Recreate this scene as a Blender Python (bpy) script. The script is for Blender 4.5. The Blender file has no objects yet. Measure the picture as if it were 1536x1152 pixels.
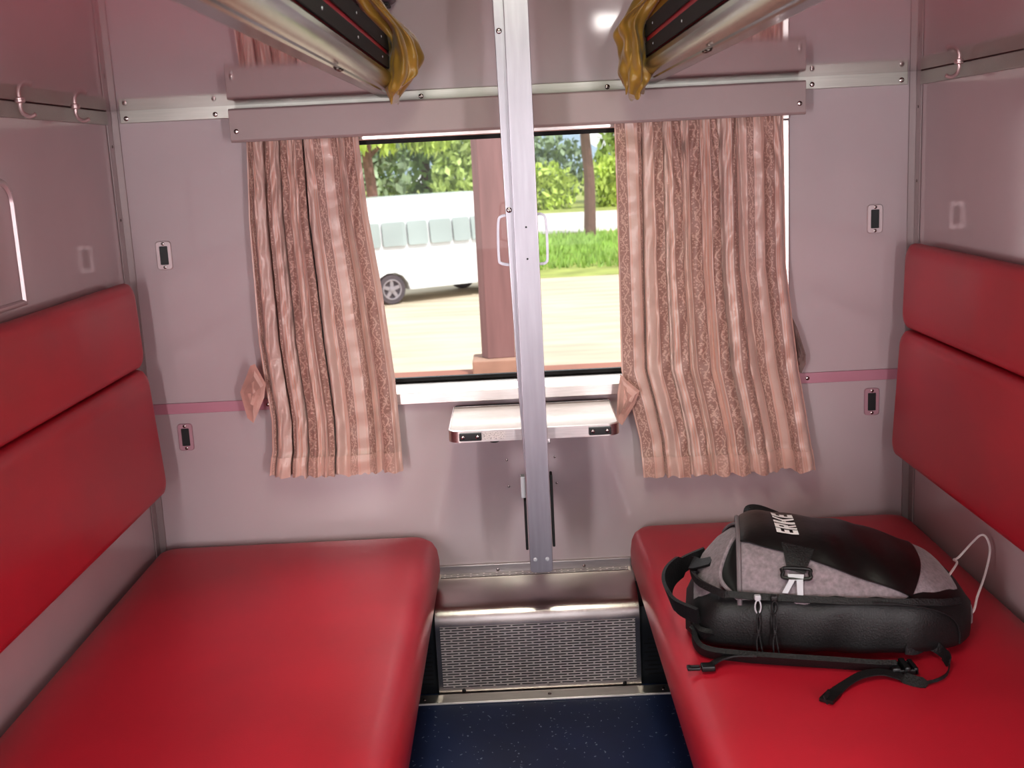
import bpy, bmesh, math, random
from mathutils import Vector, Matrix, Euler
random.seed(7)
PI = math.pi
SC = bpy.context.scene
COL = SC.collection

# ------------------------------------------------------------------ materials
def lin(c):
    def f(v):
        v /= 255.0
        return v / 12.92 if v <= 0.04045 else ((v + 0.055) / 1.055) ** 2.4
    return (f(c[0]), f(c[1]), f(c[2]), 1.0)

class NT:
    """small helper around a node tree"""
    def __init__(s, m):
        s.t = m.node_tree
    def n(s, kind, **kw):
        nd = s.t.nodes.new(kind)
        for k, v in kw.items():
            setattr(nd, k, v)
        return nd
    def l(s, a, b):
        s.t.links.new(a, b)
    def math(s, op, a, b=None, c=None):
        nd = s.n('ShaderNodeMath', operation=op)
        for i, v in enumerate((a, b, c)):
            if v is None: continue
            if isinstance(v, (int, float)): nd.inputs[i].default_value = v
            else: s.l(v, nd.inputs[i])
        return nd.outputs[0]
    def mix(s, f, a, b):
        nd = s.n('ShaderNodeMix', data_type='RGBA')
        for sock, v in ((nd.inputs[0], f), (nd.inputs[6], a), (nd.inputs[7], b)):
            if isinstance(v, (int, float, tuple)): sock.default_value = v
            else: s.l(v, sock)
        return nd.outputs[2]
    def noise(s, vec, scale, detail=3, rough=.5):
        nd = s.n('ShaderNodeTexNoise'); nd.inputs['Scale'].default_value = scale
        nd.inputs['Detail'].default_value = detail; nd.inputs['Roughness'].default_value = rough
        s.l(vec, nd.inputs['Vector']); return nd.outputs[0]
    def ramp(s, v, lo, hi):
        nd = s.n('ShaderNodeMapRange'); s.l(v, nd.inputs[0])
        nd.inputs[1].default_value = lo; nd.inputs[2].default_value = hi
        return nd.outputs[0]

def pbr(name, col, rough=.5, metal=0., ior=1.5, var=0., vscale=6., bump=0., bscale=40., sheen=0., stretch=None, coat=0., rvar=0.):
    m = bpy.data.materials.new(name); m.use_nodes = True
    b = m.node_tree.nodes['Principled BSDF']; N = NT(m)
    c = lin(col)
    b.inputs['Base Color'].default_value = c
    b.inputs['Roughness'].default_value = rough
    b.inputs['Metallic'].default_value = metal
    b.inputs['IOR'].default_value = ior
    b.inputs['Sheen Weight'].default_value = sheen
    b.inputs['Coat Weight'].default_value = coat
    m.diffuse_color = c
    tc = N.n('ShaderNodeTexCoord'); vec = tc.outputs['Object']
    if stretch:
        mp = N.n('ShaderNodeMapping'); mp.inputs['Scale'].default_value = stretch
        N.l(vec, mp.inputs[0]); vec = mp.outputs[0]
    if var:
        f = N.noise(vec, vscale, 4)
        d = tuple(x * (1 - var) for x in c[:3]) + (1,); e = tuple(min(1, x * (1 + var)) for x in c[:3]) + (1,)
        N.l(N.mix(N.ramp(f, .3, .7), d, e), b.inputs['Base Color'])
    if rvar:
        f = N.noise(vec, vscale, 4)
        N.l(N.math('ADD', N.math('MULTIPLY', f, rvar), rough - rvar / 2), b.inputs['Roughness'])
    if bump:
        bp = N.n('ShaderNodeBump'); bp.inputs['Strength'].default_value = bump; bp.inputs['Distance'].default_value = .004
        N.l(N.noise(vec, bscale, 3), bp.inputs['Height']); N.l(bp.outputs[0], b.inputs['Normal'])
    return m

M = {}
M['wall'] = pbr('glossy_wall_laminate', (189, 177, 180), rough=.06, ior=1.55, var=.05, vscale=2.5, bump=.05, bscale=3.5)
M['wall_side'] = pbr('glossy_side_laminate', (194, 178, 180), rough=.10, ior=1.6, var=.04, vscale=2.5, bump=.04, bscale=3.5)
M['wall_low'] = pbr('pink_trim_laminate', (186, 134, 150), rough=.3)
M['pelmet'] = pbr('pelmet_paint', (160, 143, 142), rough=.42, var=.03, bump=.03, bscale=180)
M['berth'] = pbr('berth_underside_laminate', (142, 76, 84), rough=.06, ior=2.3, var=.04, vscale=2, bump=.025, bscale=4)
M['ceil'] = pbr('ceiling_laminate', (196, 186, 184), rough=.4)
M['alu'] = pbr('brushed_aluminium', (208, 204, 206), rough=.4, metal=.88, stretch=(2, 2, 60), var=.06, vscale=9, bump=.03, bscale=60)
M['post_alu'] = pbr('ladder_aluminium', (166, 162, 170), rough=.34, metal=.8, stretch=(8, 8, .6), var=.08, vscale=9, bump=.03, bscale=60)
M['alu_x'] = pbr('brushed_aluminium_lengthwise', (206, 199, 197), rough=.33, metal=1, stretch=(2, 60, 60), var=.08, vscale=8, bump=.04, bscale=20)
M['steel'] = pbr('stainless_steel', (196, 186, 184), rough=.24, metal=1, stretch=(1, 1, 1), var=.08, vscale=10, rvar=.14)
M['rail'] = pbr('satin_rail_metal', (122, 113, 108), rough=.2, metal=1)
M['angle'] = pbr('dull_corner_angle', (168, 156, 156), rough=.38, metal=.45)
M['ledge'] = pbr('satin_ledge_strip', (176, 174, 168), rough=.42, metal=.55, stretch=(2, 60, 60), var=.06)
M['chrome'] = pbr('chrome_screw', (150, 140, 138), rough=.2, metal=1)
M['red'] = pbr('red_vinyl', (186, 34, 54), rough=.40, ior=1.5, var=.10, vscale=3.5, bump=.07, bscale=420, rvar=.08)
M['black'] = pbr('black_plastic', (12, 12, 14), rough=.45)
M['rubber'] = pbr('black_rubber_gasket', (8, 8, 9), rough=.7)
M['duct'] = pbr('dark_painted_steel', (22, 25, 32), rough=.4, bump=.05, bscale=60)
M['yellow'] = pbr('mustard_satin_cloth', (146, 114, 44), rough=.36, var=.28, vscale=18, bump=.25, bscale=35, sheen=.3)
M['bagblack'] = pbr('black_nylon', (11, 11, 13), rough=.52, var=.25, vscale=14, bump=.2, bscale=320)
M['panelblack'] = pbr('black_coated_fabric', (9, 8, 9), rough=.42, bump=.12, bscale=120)
M['web'] = pbr('black_webbing', (16, 15, 18), rough=.6, bump=.5, bscale=300)
M['baggrey'] = pbr('heather_grey_fabric', (128, 117, 122), rough=.8, var=.22, vscale=120, bump=.3, bscale=250, sheen=.15)
M['piping'] = pbr('grey_piping', (112, 104, 108), rough=.7, bump=.2, bscale=200)
M['hookgrey'] = pbr('pale_grey_plastic', (176, 178, 184), rough=.35)
M['white'] = pbr('white_print', (236, 234, 236), rough=.5)
M['cable'] = pbr('white_cable_rubber', (246, 240, 240), rough=.4)
M['mauve'] = pbr('mauve_fixture_plastic', (104, 84, 92), rough=.4)
M['tabletop'] = pbr('pale_beige_laminate', (196, 182, 176), rough=.16, var=.05, vscale=7, bump=.02, bscale=6)
M['van'] = pbr('white_van_paint', (236, 236, 238), rough=.25, coat=.5)
M['tyre'] = pbr('van_tyre_rubber', (92, 84, 90), rough=.8)
M['alloy'] = pbr('alloy_wheel', (168, 160, 166), rough=.4, metal=.3)
M['post'] = pbr('pinkish_wood_post', (152, 116, 114), rough=.7, var=.14, vscale=5, stretch=(4, 4, .4))
M['plinth'] = pbr('tan_concrete_plinth', (188, 150, 130), rough=.8, var=.1, vscale=8)
M['terra'] = pbr('terracotta_paving', (176, 122, 104), rough=.8, var=.12, vscale=2)
M['sand'] = pbr('pale_sandy_gravel', (214, 196, 172), rough=.95, var=.16, vscale=1.6, stretch=(.35, 1.6, 1))
M['road'] = pbr('pale_concrete_road', (226, 214, 204), rough=.9, var=.06, vscale=1)
M['verge'] = pbr('verge_soil_grass', (168, 172, 96), rough=.95, var=.25, vscale=1.2)
M['bark'] = pbr('tree_bark', (134, 100, 92), rough=.9, var=.2, vscale=6, bump=.4, bscale=12)
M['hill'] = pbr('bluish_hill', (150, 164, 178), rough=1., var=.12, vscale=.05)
M['concrete'] = pbr('corridor_panel', (190, 180, 178), rough=.5)
M['hookmetal'] = pbr('pale_hook_metal', (200, 176, 176), rough=.3, metal=.6)
M['ball'] = pbr('cap_steel', (188, 180, 178), rough=.25, metal=1)

def leafmat(name, col):
    m = pbr(name, col, rough=.6, var=.35, vscale=.9)
    return m
LEAF = [leafmat('leaf_yellow_green', (190, 206, 128)), leafmat('leaf_mid_green', (158, 182, 122)),
        leafmat('leaf_grey_green', (152, 168, 134)), leafmat('leaf_lime', (198, 214, 112)), leafmat('grass_green', (172, 202, 108))]

def floor_mat():
    m = pbr('navy_speckled_vinyl', (26, 44, 86), rough=.5, var=.2, vscale=5)
    b = m.node_tree.nodes['Principled BSDF']; N = NT(m)
    tc = N.n('ShaderNodeTexCoord')
    mp = N.n('ShaderNodeMapping'); mp.inputs['Scale'].default_value = (1, .7, 1); mp.inputs['Rotation'].default_value = (0, 0, .5)
    nz = N.n('ShaderNodeTexNoise'); nz.inputs['Scale'].default_value = 40
    N.l(tc.outputs['Object'], nz.inputs['Vector'])
    mx = N.n('ShaderNodeVectorMath', operation='SCALE'); N.l(nz.outputs['Color'], mx.inputs[0]); mx.inputs['Scale'].default_value = .03
    ad = N.n('ShaderNodeVectorMath', operation='ADD'); N.l(tc.outputs['Object'], ad.inputs[0]); N.l(mx.outputs[0], ad.inputs[1])
    N.l(ad.outputs[0], mp.inputs[0])
    v = N.n('ShaderNodeTexVoronoi'); v.inputs['Scale'].default_value = 85
    N.l(mp.outputs[0], v.inputs['Vector'])
    sel = N.math('GREATER_THAN', N.n('ShaderNodeSeparateColor').outputs[0], .5)
    sp = N.n('ShaderNodeSeparateColor'); N.l(v.outputs['Color'], sp.inputs[0])
    rare = N.math('GREATER_THAN', sp.outputs[0], .5)
    spot = N.math('LESS_THAN', v.outputs['Distance'], .17)
    base = b.inputs['Base Color'].links[0].from_socket
    N.l(N.mix(N.math('MULTIPLY', rare, N.math('MULTIPLY', spot, .75)), base, lin((150, 165, 185))), b.inputs['Base Color'])
    return m
M['floor'] = floor_mat()

def slot_mat(name, base, col, rough, metal, px, pz, fx, fz, slotcol=(6, 6, 8)):
    """a perforated sheet: staggered slots px by pz pitch, in UV metres"""
    m = pbr(name, col, rough=rough, metal=metal, var=.10, vscale=9, rvar=.1)
    b = m.node_tree.nodes['Principled BSDF']; N = NT(m)
    uv = N.n('ShaderNodeUVMap'); sp = N.n('ShaderNodeSeparateXYZ'); N.l(uv.outputs[0], sp.inputs[0])
    row = N.math('DIVIDE', sp.outputs[1], pz)
    fl = N.math('FLOOR', row)
    odd = N.math('MULTIPLY', N.math('MODULO', fl, 2.0), .5)
    cx = N.math('FRACT', N.math('ADD', N.math('DIVIDE', sp.outputs[0], px), odd))
    cz = N.math('FRACT', row)
    hit = N.math('MULTIPLY', N.math('LESS_THAN', N.math('ABSOLUTE', N.math('SUBTRACT', cx, .5)), fx / 2),
                 N.math('LESS_THAN', N.math('ABSOLUTE', N.math('SUBTRACT', cz, .5)), fz / 2))
    src = b.inputs['Base Color'].links[0].from_socket
    N.l(N.mix(hit, src, lin(slotcol)), b.inputs['Base Color'])
    N.l(N.math('MULTIPLY', N.math('SUBTRACT', 1.0, hit), metal), b.inputs['Metallic'])
    bp = N.n('ShaderNodeBump'); bp.inputs['Strength'].default_value = .5; bp.inputs['Distance'].default_value = .002
    N.l(N.math('SUBTRACT', 1.0, hit), bp.inputs['Height']); N.l(bp.outputs[0], b.inputs['Normal'])
    return m
M['grille'] = slot_mat('slotted_steel_sheet', None, (206, 196, 198), .4, .25, .0345, .0070, .86, .38)
M['ductgrille'] = slot_mat('slotted_dark_sheet', None, (24, 27, 34), .4, 0., .09, .012, .8, .4)

def curtain_mat(name, shift=0., warm=0.):
    m = bpy.data.materials.new(name); m.use_nodes = True
    b = m.node_tree.nodes['Principled BSDF']; N = NT(m)
    uv = N.n('ShaderNodeUVMap'); sp = N.n('ShaderNodeSeparateXYZ'); N.l(uv.outputs[0], sp.inputs[0])
    U, V = sp.outputs[0], sp.outputs[1]
    P = .082
    f = N.math('FRACT', N.math('ADD', N.math('DIVIDE', U, P), shift))      # 0..1 across one stripe repeat
    def band(a, c):
        return N.math('MULTIPLY', N.math('GREATER_THAN', f, a), N.math('LESS_THAN', f, c))
    broc = band(.06, .46)
    lines = None
    for a in (.0, .50, .55, .93):
        q = band(a, a + .03)
        lines = q if lines is None else N.math('ADD', lines, q)
    # vine motif inside the brocade band: winding stem, leaves and blossoms
    fu = N.math('SUBTRACT', N.math('DIVIDE', N.math('SUBTRACT', f, .06), .40), .5)   # -.5..+.5
    w = N.math('MULTIPLY', N.math('SINE', N.math('MULTIPLY', V, 2 * PI / .05)), .2)
    stem = N.math('LESS_THAN', N.math('ABSOLUTE', N.math('SUBTRACT', fu, w)), .055)
    cv = N.n('ShaderNodeCombineXYZ'); N.l(N.math('MULTIPLY', fu, .030), cv.inputs[0]); N.l(V, cv.inputs[1])
    vo = N.n('ShaderNodeTexVoronoi'); vo.inputs['Scale'].default_value = 190; N.l(cv.outputs[0], vo.inputs['Vector'])
    nz = N.noise(cv.outputs[0], 160, 2)
    leaf = N.math('LESS_THAN', N.math('ADD', vo.outputs['Distance'], N.math('MULTIPLY', nz, .5)), .66)
    leaf = N.math('MULTIPLY', leaf, N.math('LESS_THAN', N.math('ABSOLUTE', fu), .42))
    motif = N.math('MULTIPLY', N.math('MAXIMUM', stem, leaf), broc)
    satin = lin((208, 180, 170)); bro = lin((158, 122, 112)); mot = lin((216, 182, 166)); rib = lin((208, 162, 146))
    c = N.mix(broc, satin, bro)
    c = N.mix(N.math('MULTIPLY', motif, .62), c, mot)
    c = N.mix(N.math('MINIMUM', lines, 1.0), c, rib)
    # slight dirt and tonal drift
    tcv = N.n('ShaderNodeTexCoord')
    dn = N.ramp(N.noise(tcv.outputs['Object'], 9, 4, .6), .35, .75)
    c = N.mix(N.math('MULTIPLY', dn, .22), c, lin((140, 100, 92)))
    N.l(c if not shift else N.mix(.35, c, lin((222, 184, 170))), b.inputs['Base Color'])
    b.inputs['Roughness'].default_value = .4
    b.inputs['Sheen Weight'].default_value = .25
    N.l(N.math('SUBTRACT', .52, N.math('MULTIPLY', N.math('SUBTRACT', 1.0, broc), .2)), b.inputs['Roughness'])
    bp = N.n('ShaderNodeBump'); bp.inputs['Strength'].default_value = .35; bp.inputs['Distance'].default_value = .004
    h = N.math('ADD', N.math('MULTIPLY', motif, .25), N.noise(tcv.outputs['Object'], 38, 4, .6))
    N.l(h, bp.inputs['Height']); N.l(bp.outputs[0], b.inputs['Normal'])
    return m
M['curtain'] = curtain_mat('rose_beige_striped_brocade')
M['hem'] = curtain_mat('rose_beige_hem', 1.)
M['lining'] = pbr('grey_brown_lining', (120, 96, 92), rough=.7, var=.2, vscale=20, bump=.3, bscale=40)
M['flap'] = pbr('rose_satin_flap', (206, 164, 152), rough=.42, var=.16, vscale=22, bump=.3, bscale=45, sheen=.2)

def glass_mat():
    m = bpy.data.materials.new('window_glass'); m.use_nodes = True
    N = NT(m); t = m.node_tree; t.nodes.remove(t.nodes['Principled BSDF'])
    out = t.nodes['Material Output']
    tr = N.n('ShaderNodeBsdfTransparent'); tr.inputs[0].default_value = (.97, .98, .98, 1)
    gl = N.n('ShaderNodeBsdfGlossy'); gl.inputs['Roughness'].default_value = .02
    fr = N.n('ShaderNodeLayerWeight'); fr.inputs['Blend'].default_value = .5
    mx = N.n('ShaderNodeMixShader')
    N.l(N.math('ADD', N.math('MULTIPLY', N.math('POWER', fr.outputs[1], 5.0), .8), .03), mx.inputs[0]); N.l(tr.outputs[0], mx.inputs[1]); N.l(gl.outputs[0], mx.inputs[2])
    N.l(mx.outputs[0], out.inputs[0])
    return m
M['glass'] = glass_mat()
M['vanglass'] = pbr('van_side_glass', (176, 186, 184), rough=.06, ior=1.8, var=.1, vscale=1)
def emis(name, col, st):
    m = bpy.data.materials.new(name); m.use_nodes = True
    b = m.node_tree.nodes['Principled BSDF']
    b.inputs['Emission Color'].default_value = lin(col); b.inputs['Emission Strength'].default_value = st
    return m
M['lamp'] = emis('lamp_diffuser', (255, 250, 244), 3.)
M['lamp_dim'] = emis('corridor_lamp_diffuser', (255, 252, 248), 30.)

def sticker_mat():
    m = pbr('worn_paper_sticker', (206, 198, 196), rough=.6)
    b = m.node_tree.nodes['Principled BSDF']; N = NT(m)
    tc = N.n('ShaderNodeTexCoord'); mp = N.n('ShaderNodeMapping'); mp.inputs['Scale'].default_value = (1.6, 1, 2.4)
    N.l(tc.outputs['Object'], mp.inputs[0])
    f = N.noise(mp.outputs[0], 160, 5, .8)
    N.l(N.mix(N.math('GREATER_THAN', f, .56), lin((214, 206, 204)), lin((96, 84, 88))), b.inputs['Base Color'])
    return m
M['sticker'] = sticker_mat()

# ------------------------------------------------------------------ object helpers
def tag(o, label=None, cat=None, group=None, kind=None):
    if label: o['label'] = label
    if cat: o['category'] = cat
    if group: o['group'] = group
    if kind: o['kind'] = kind
    return o

def thing(name, label, cat, loc=(0, 0, 0), group=None):
    o = bpy.data.objects.new(name, None); COL.objects.link(o)
    o.location = loc; o.empty_display_size = .05
    return tag(o, label, cat, group)

def finish(name, bm, mat, parent=None, angle=35, smooth=True):
    me = bpy.data.meshes.new(name)
    bmesh.ops.recalc_face_normals(bm, faces=bm.faces[:])
    bm.to_mesh(me); bm.free()
    if smooth:
        me.polygons.foreach_set('use_smooth', [True] * len(me.polygons))
        if angle is not None: me.set_sharp_from_angle(angle=math.radians(angle))
    me.materials.append(mat)
    o = bpy.data.objects.new(name, me); COL.objects.link(o)
    if smooth and angle == 35:
        wn = o.modifiers.new('weighted', 'WEIGHTED_NORMAL'); wn.keep_sharp = True; wn.weight = 100
    if parent is not None:
        o.parent = parent
        # geometry is authored in world coordinates
        w = Vector((0, 0, 0)); p = parent
        while p is not None:
            w += p.location; p = p.parent
        me.transform(Matrix.Translation(-w))
    return o

def dup(o, parent=None, offset=(0, 0, 0)):
    c = o.copy(); COL.objects.link(c)
    if parent is not None: c.parent = parent
    c.location = Vector(c.location) + Vector(offset)
    return c

def copy_tree(o, parent=None):
    c = o.copy(); COL.objects.link(c)
    if parent is not None: c.parent = parent
    for ch in list(o.children): copy_tree(ch, c)
    return c

def BM(): return bmesh.new()

def box(bm, x0, x1, y0, y1, z0, z1, r=0., seg=3):
    t = bmesh.new()
    vs = [t.verts.new((x, y, z)) for x in (x0, x1) for y in (y0, y1) for z in (z0, z1)]
    for f in ((0, 1, 3, 2), (4, 6, 7, 5), (0, 4, 5, 1), (2, 3, 7, 6), (0, 2, 6, 4), (1, 5, 7, 3)):
        t.faces.new([vs[i] for i in f])
    bmesh.ops.recalc_face_normals(t, faces=t.faces[:])
    if r > 0:
        bmesh.ops.bevel(t, geom=t.edges[:], offset=r, segments=seg, profile=.5, affect='EDGES', clamp_overlap=True)
    merge(bm, t); return bm

def merge(bm, t):
    me = bpy.data.meshes.new('tmp'); t.to_mesh(me); t.free(); bm.from_mesh(me); bpy.data.meshes.remove(me)

def prism(bm, poly, axis, a, b, r=0., seg=2):
    """polygon (2d) extruded along axis from a to b. axis x: (y,z); y: (x,z); z: (x,y)"""
    t = bmesh.new()
    def P(p, s):
        return {'x': (s, p[0], p[1]), 'y': (p[0], s, p[1]), 'z': (p[0], p[1], s)}[axis]
    A = [t.verts.new(P(p, a)) for p in poly]; B = [t.verts.new(P(p, b)) for p in poly]
    n = len(poly)
    t.faces.new(A); t.faces.new(B[::-1])
    for i in range(n):
        t.faces.new([A[i], A[(i + 1) % n], B[(i + 1) % n], B[i]])
    bmesh.ops.recalc_face_normals(t, faces=t.faces[:])
    if r > 0:
        bmesh.ops.bevel(t, geom=t.edges[:], offset=r, segments=seg, profile=.5, affect='EDGES', clamp_overlap=True)
    merge(bm, t); return bm

def rrect(x0, x1, y0, y1, r, n=5, corners=(1, 1, 1, 1)):
    """rounded rectangle, corners order: (x0,y0) (x1,y0) (x1,y1) (x0,y1)"""
    pts = []
    for k, (cx, cy, a0, on) in enumerate(((x0 + r, y0 + r, PI, corners[0]), (x1 - r, y0 + r, 1.5 * PI, corners[1]),
                                          (x1 - r, y1 - r, 0, corners[2]), (x0 + r, y1 - r, .5 * PI, corners[3]))):
        if not on:
            pts.append(((x0, x1, x1, x0)[k], (y0, y0, y1, y1)[k])); continue
        for i in range(n + 1):
            a = a0 + .5 * PI * i / n
            pts.append((cx + r * math.cos(a), cy + r * math.sin(a)))
    return pts

def frames(pts):
    T = []
    for i in range(len(pts)):
        a = pts[max(0, i - 1)]; b = pts[min(len(pts) - 1, i + 1)]
        T.append((b - a).normalized())
    up = Vector((0, 0, 1)) if abs(T[0].z) < .9 else Vector((1, 0, 0))
    n = (up - T[0] * up.dot(T[0])).normalized(); out = []
    for t in T:
        n = (n - t * n.dot(t))
        n = n.normalized() if n.length > 1e-6 else Vector((1, 0, 0))
        out.append((t, n, t.cross(n)))
    return out

def spline(pts, n=6, closed=False):
    P = [Vector(p) for p in pts]; out = []
    m = len(P)
    for i in range(m if closed else m - 1):
        if closed: p0, p1, p2, p3 = P[i - 1], P[i], P[(i + 1) % m], P[(i + 2) % m]
        else: p0, p1, p2, p3 = P[max(0, i - 1)], P[i], P[i + 1], P[min(m - 1, i + 2)]
        for k in range(n):
            t = k / n
            out.append(.5 * ((2 * p1) + (-p0 + p2) * t + (2 * p0 - 5 * p1 + 4 * p2 - p3) * t * t + (-p0 + 3 * p1 - 3 * p2 + p3) * t ** 3))
    if not closed: out.append(P[-1])
    return out

def tube(bm, pts, r, n=8, closed=False, cap=True):
    P = [Vector(p) for p in pts]; F = frames(P); rings = []
    for i, (p, (t, a, b)) in enumerate(zip(P, F)):
        rr = r[i] if isinstance(r, (list, tuple)) else r
        rings.append([bm.verts.new(p + (a * math.cos(2 * PI * k / n) + b * math.sin(2 * PI * k / n)) * rr) for k in range(n)])
    m = len(rings)
    for i in range(m if closed else m - 1):
        A, B = rings[i], rings[(i + 1) % m]
        for k in range(n):
            bm.faces.new([A[k], A[(k + 1) % n], B[(k + 1) % n], B[k]])
    if cap and not closed:
        bm.faces.new(rings[0][::-1]); bm.faces.new(rings[-1])
    return bm

def ribbon(bm, pts, width, thick, wdir):
    """flat strap: wdir gives the direction of its width, one vector or one per point"""
    P = [Vector(p) for p in pts]; rings = []
    for i, p in enumerate(P):
        t = (P[min(i + 1, len(P) - 1)] - P[max(i - 1, 0)]).normalized()
        w = Vector(wdir[i] if isinstance(wdir, list) else wdir)
        w = (w - t * w.dot(t)).normalized(); h = t.cross(w).normalized()
        ww = width[i] if isinstance(width, list) else width
        rings.append([bm.verts.new(p + w * (ww * .5 * a) + h * (thick * .5 * b)) for a, b in ((-1, -1), (1, -1), (1, 1), (-1, 1))])
    for A, B in zip(rings, rings[1:]):
        for k in range(4):
            bm.faces.new([A[k], A[(k + 1) % 4], B[(k + 1) % 4], B[k]])
    bm.faces.new(rings[0][::-1]); bm.faces.new(rings[-1])
    return bm

def loft(bm, rings, closed=True, cap=True):
    R = [[bm.verts.new(p) for p in r] for r in rings]
    for A, B in zip(R, R[1:]):
        n = len(A)
        for k in range(n if closed else n - 1):
            bm.faces.new([A[k], A[(k + 1) % n], B[(k + 1) % n], B[k]])
    if cap and closed:
        bm.faces.new(R[0][::-1]); bm.faces.new(R[-1])
    return bm

def grid(bm, fn, nu, nv, uv=None):
    V = [[bm.verts.new(fn(i / nu, j / nv)) for j in range(nv + 1)] for i in range(nu + 1)]
    lay = bm.loops.layers.uv.verify() if uv else None
    for i in range(nu):
        for j in range(nv):
            f = bm.faces.new([V[i][j], V[i + 1][j], V[i + 1][j + 1], V[i][j + 1]])
            if uv:
                for lp, (a, b) in zip(f.loops, ((i, j), (i + 1, j), (i + 1, j + 1), (i, j + 1))):
                    lp[lay].uv = uv(a / nu, b / nv)
    return bm

def disc(bm, c, axis, r, h, n=12, dome=0.3):
    """button head: short cylinder with a slightly domed cap along axis"""
    c = Vector(c); a = Vector(axis).normalized()
    u = a.orthogonal().normalized(); v = a.cross(u)
    rings = []
    for rr, hh in ((r, 0), (r, h * .6), (r * .72, h * .9), (r * .3, h)):
        rings.append([c + a * hh + (u * math.cos(2 * PI * k / n) + v * math.sin(2 * PI * k / n)) * rr for k in range(n)])
    return loft(bm, rings)

SCREW = {}
def screw(parent, c, axis=(0, -1, 0), r=.006, name='screw', mat=None):
    bm = BM(); disc(bm, c, axis, r, r * .55)
    o = finish(name, bm, mat or M['chrome'], parent)
    return o

def struct(name, bm, mat, **kw):
    return tag(finish(name, bm, mat, **kw), kind='structure')

# ------------------------------------------------------------------ room shell
FZ = -.03            # floor level
CZ = 2.22            # ceiling
WX0, WX1, WZ0, WZ1 = -.645, .66, .745, 1.40     # window opening

bm = BM(); box(bm, -1.06, 1.06, -3.35, .06, FZ - .06, FZ); struct('floor', bm, M['floor'])
bm = BM(); box(bm, -1.06, 1.06, -3.35, .06, CZ, CZ + .05); struct('ceiling', bm, M['ceil'])
# window wall: one sheet with the window hole
bm = BM()
X = (-1.06, WX0, WX1, 1.06); Z = (FZ, WZ0, WZ1, CZ)
V = {}
for s, y in ((0, 0.), (1, .07)):
    for i, x in enumerate(X):
        for j, z in enumerate(Z): V[s, i, j] = bm.verts.new((x, y, z))
for i in range(3):
    for j in range(3):
        if (i, j) == (1, 1): continue
        for s in (0, 1): bm.faces.new([V[s, i, j], V[s, i + 1, j], V[s, i + 1, j + 1], V[s, i, j + 1]])
for (a, b) in (((1, 1), (2, 1)), ((2, 1), (2, 2)), ((2, 2), (1, 2)), ((1, 2), (1, 1))):
    bm.faces.new([V[0, a[0], a[1]], V[0, b[0], b[1]], V[1, b[0], b[1]], V[1, a[0], a[1]]])
struct('wall_far', bm, M['wall'])
bm = BM(); box(bm, -1.06, -1.0, -3.35, -.0005, FZ, CZ); struct('wall_left', bm, M['wall_side'])
bm = BM(); box(bm, 1.0, 1.06, -3.35, -.0005, FZ, CZ); struct('wall_right', bm, M['wall_side'])
# wall behind the camera with an open doorway to the corridor
bm = BM()
box(bm, -1.06, -.62, -3.41, -3.35, FZ, CZ); box(bm, .85, 1.06, -3.41, -3.35, FZ, CZ)
struct('wall_back', bm, M['wall_side'])
# corridor beyond: floor, ceiling and outer wall with its own window
bm = BM(); box(bm, -2.2, 2.2, -4.4, -3.41, FZ - .06, FZ); struct('floor_corridor', bm, M['floor'])
bm = BM(); box(bm, -2.2, 2.2, -4.4, -3.41, CZ, CZ + .05); struct('ceiling_corridor', bm, M['ceil'])
bm = BM()
box(bm, -2.2, 2.2, -4.46, -4.4, FZ, .75); box(bm, -2.2, 2.2, -4.46, -4.4, 1.72, CZ)
box(bm, -2.2, -.75, -4.46, -4.4, .75, 1.72); box(bm, .55, 2.2, -4.46, -4.4, .75, 1.72)
struct('wall_corridor', bm, M['concrete'])

# aluminium corner angles
n_trim = [0]
def trim(bm, mat, **kw):
    n_trim[0] += 1
    return struct('trim_%d' % n_trim[0], bm, mat, **kw)
for s in (-1, 1):
    bm = BM()
    box(bm, min(s * .978, s * .9995), max(s * .978, s * .9995), -.004, -.0005, .30, CZ - .001, .001, 1)
    t = trim(bm, M['angle'])
    bm = BM()
    box(bm, min(s * .995, s * .9995), max(s * .995, s * .9995), -.034, -.0045, .30, CZ - .001, .001, 1)
    t2 = trim(bm, M['angle'])
    for z in (1.40, 1.22, 1.53, .9): screw(t2, (s * .995, -.019, z), (-s, 0, 0), .0035)
# long aluminium ledge strip above the window
bm = BM(); box(bm, -.971, .971, -.012, -.0005, 1.455, 1.5, .002, 2); t = trim(bm, M['ledge'])
for x in (-.955, -.735, -.226, .232, .735, .955):
    screw(t, (x, -.012, 1.466 if abs(x) > .5 else 1.485))
# strips on the side walls at the same height
for s in (-1, 1):
    bm = BM(); box(bm, min(s * .992, s * .9995), max(s * .992, s * .9995), -2.4, -.036, 1.452, 1.484, .002, 2)
    trim(bm, M['ledge'])
# pink trim strips at sill height
for a, b in ((-.971, WX0 - .022), (WX1 + .022, .971)):
    bm = BM(); box(bm, a, b, -.006, -.0005, .715, .743, .0015, 2); t = trim(bm, M['wall_low'])
    screw(t, (b - .006 if a < 0 else a + .045, -.006, .729), r=.005)

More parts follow.
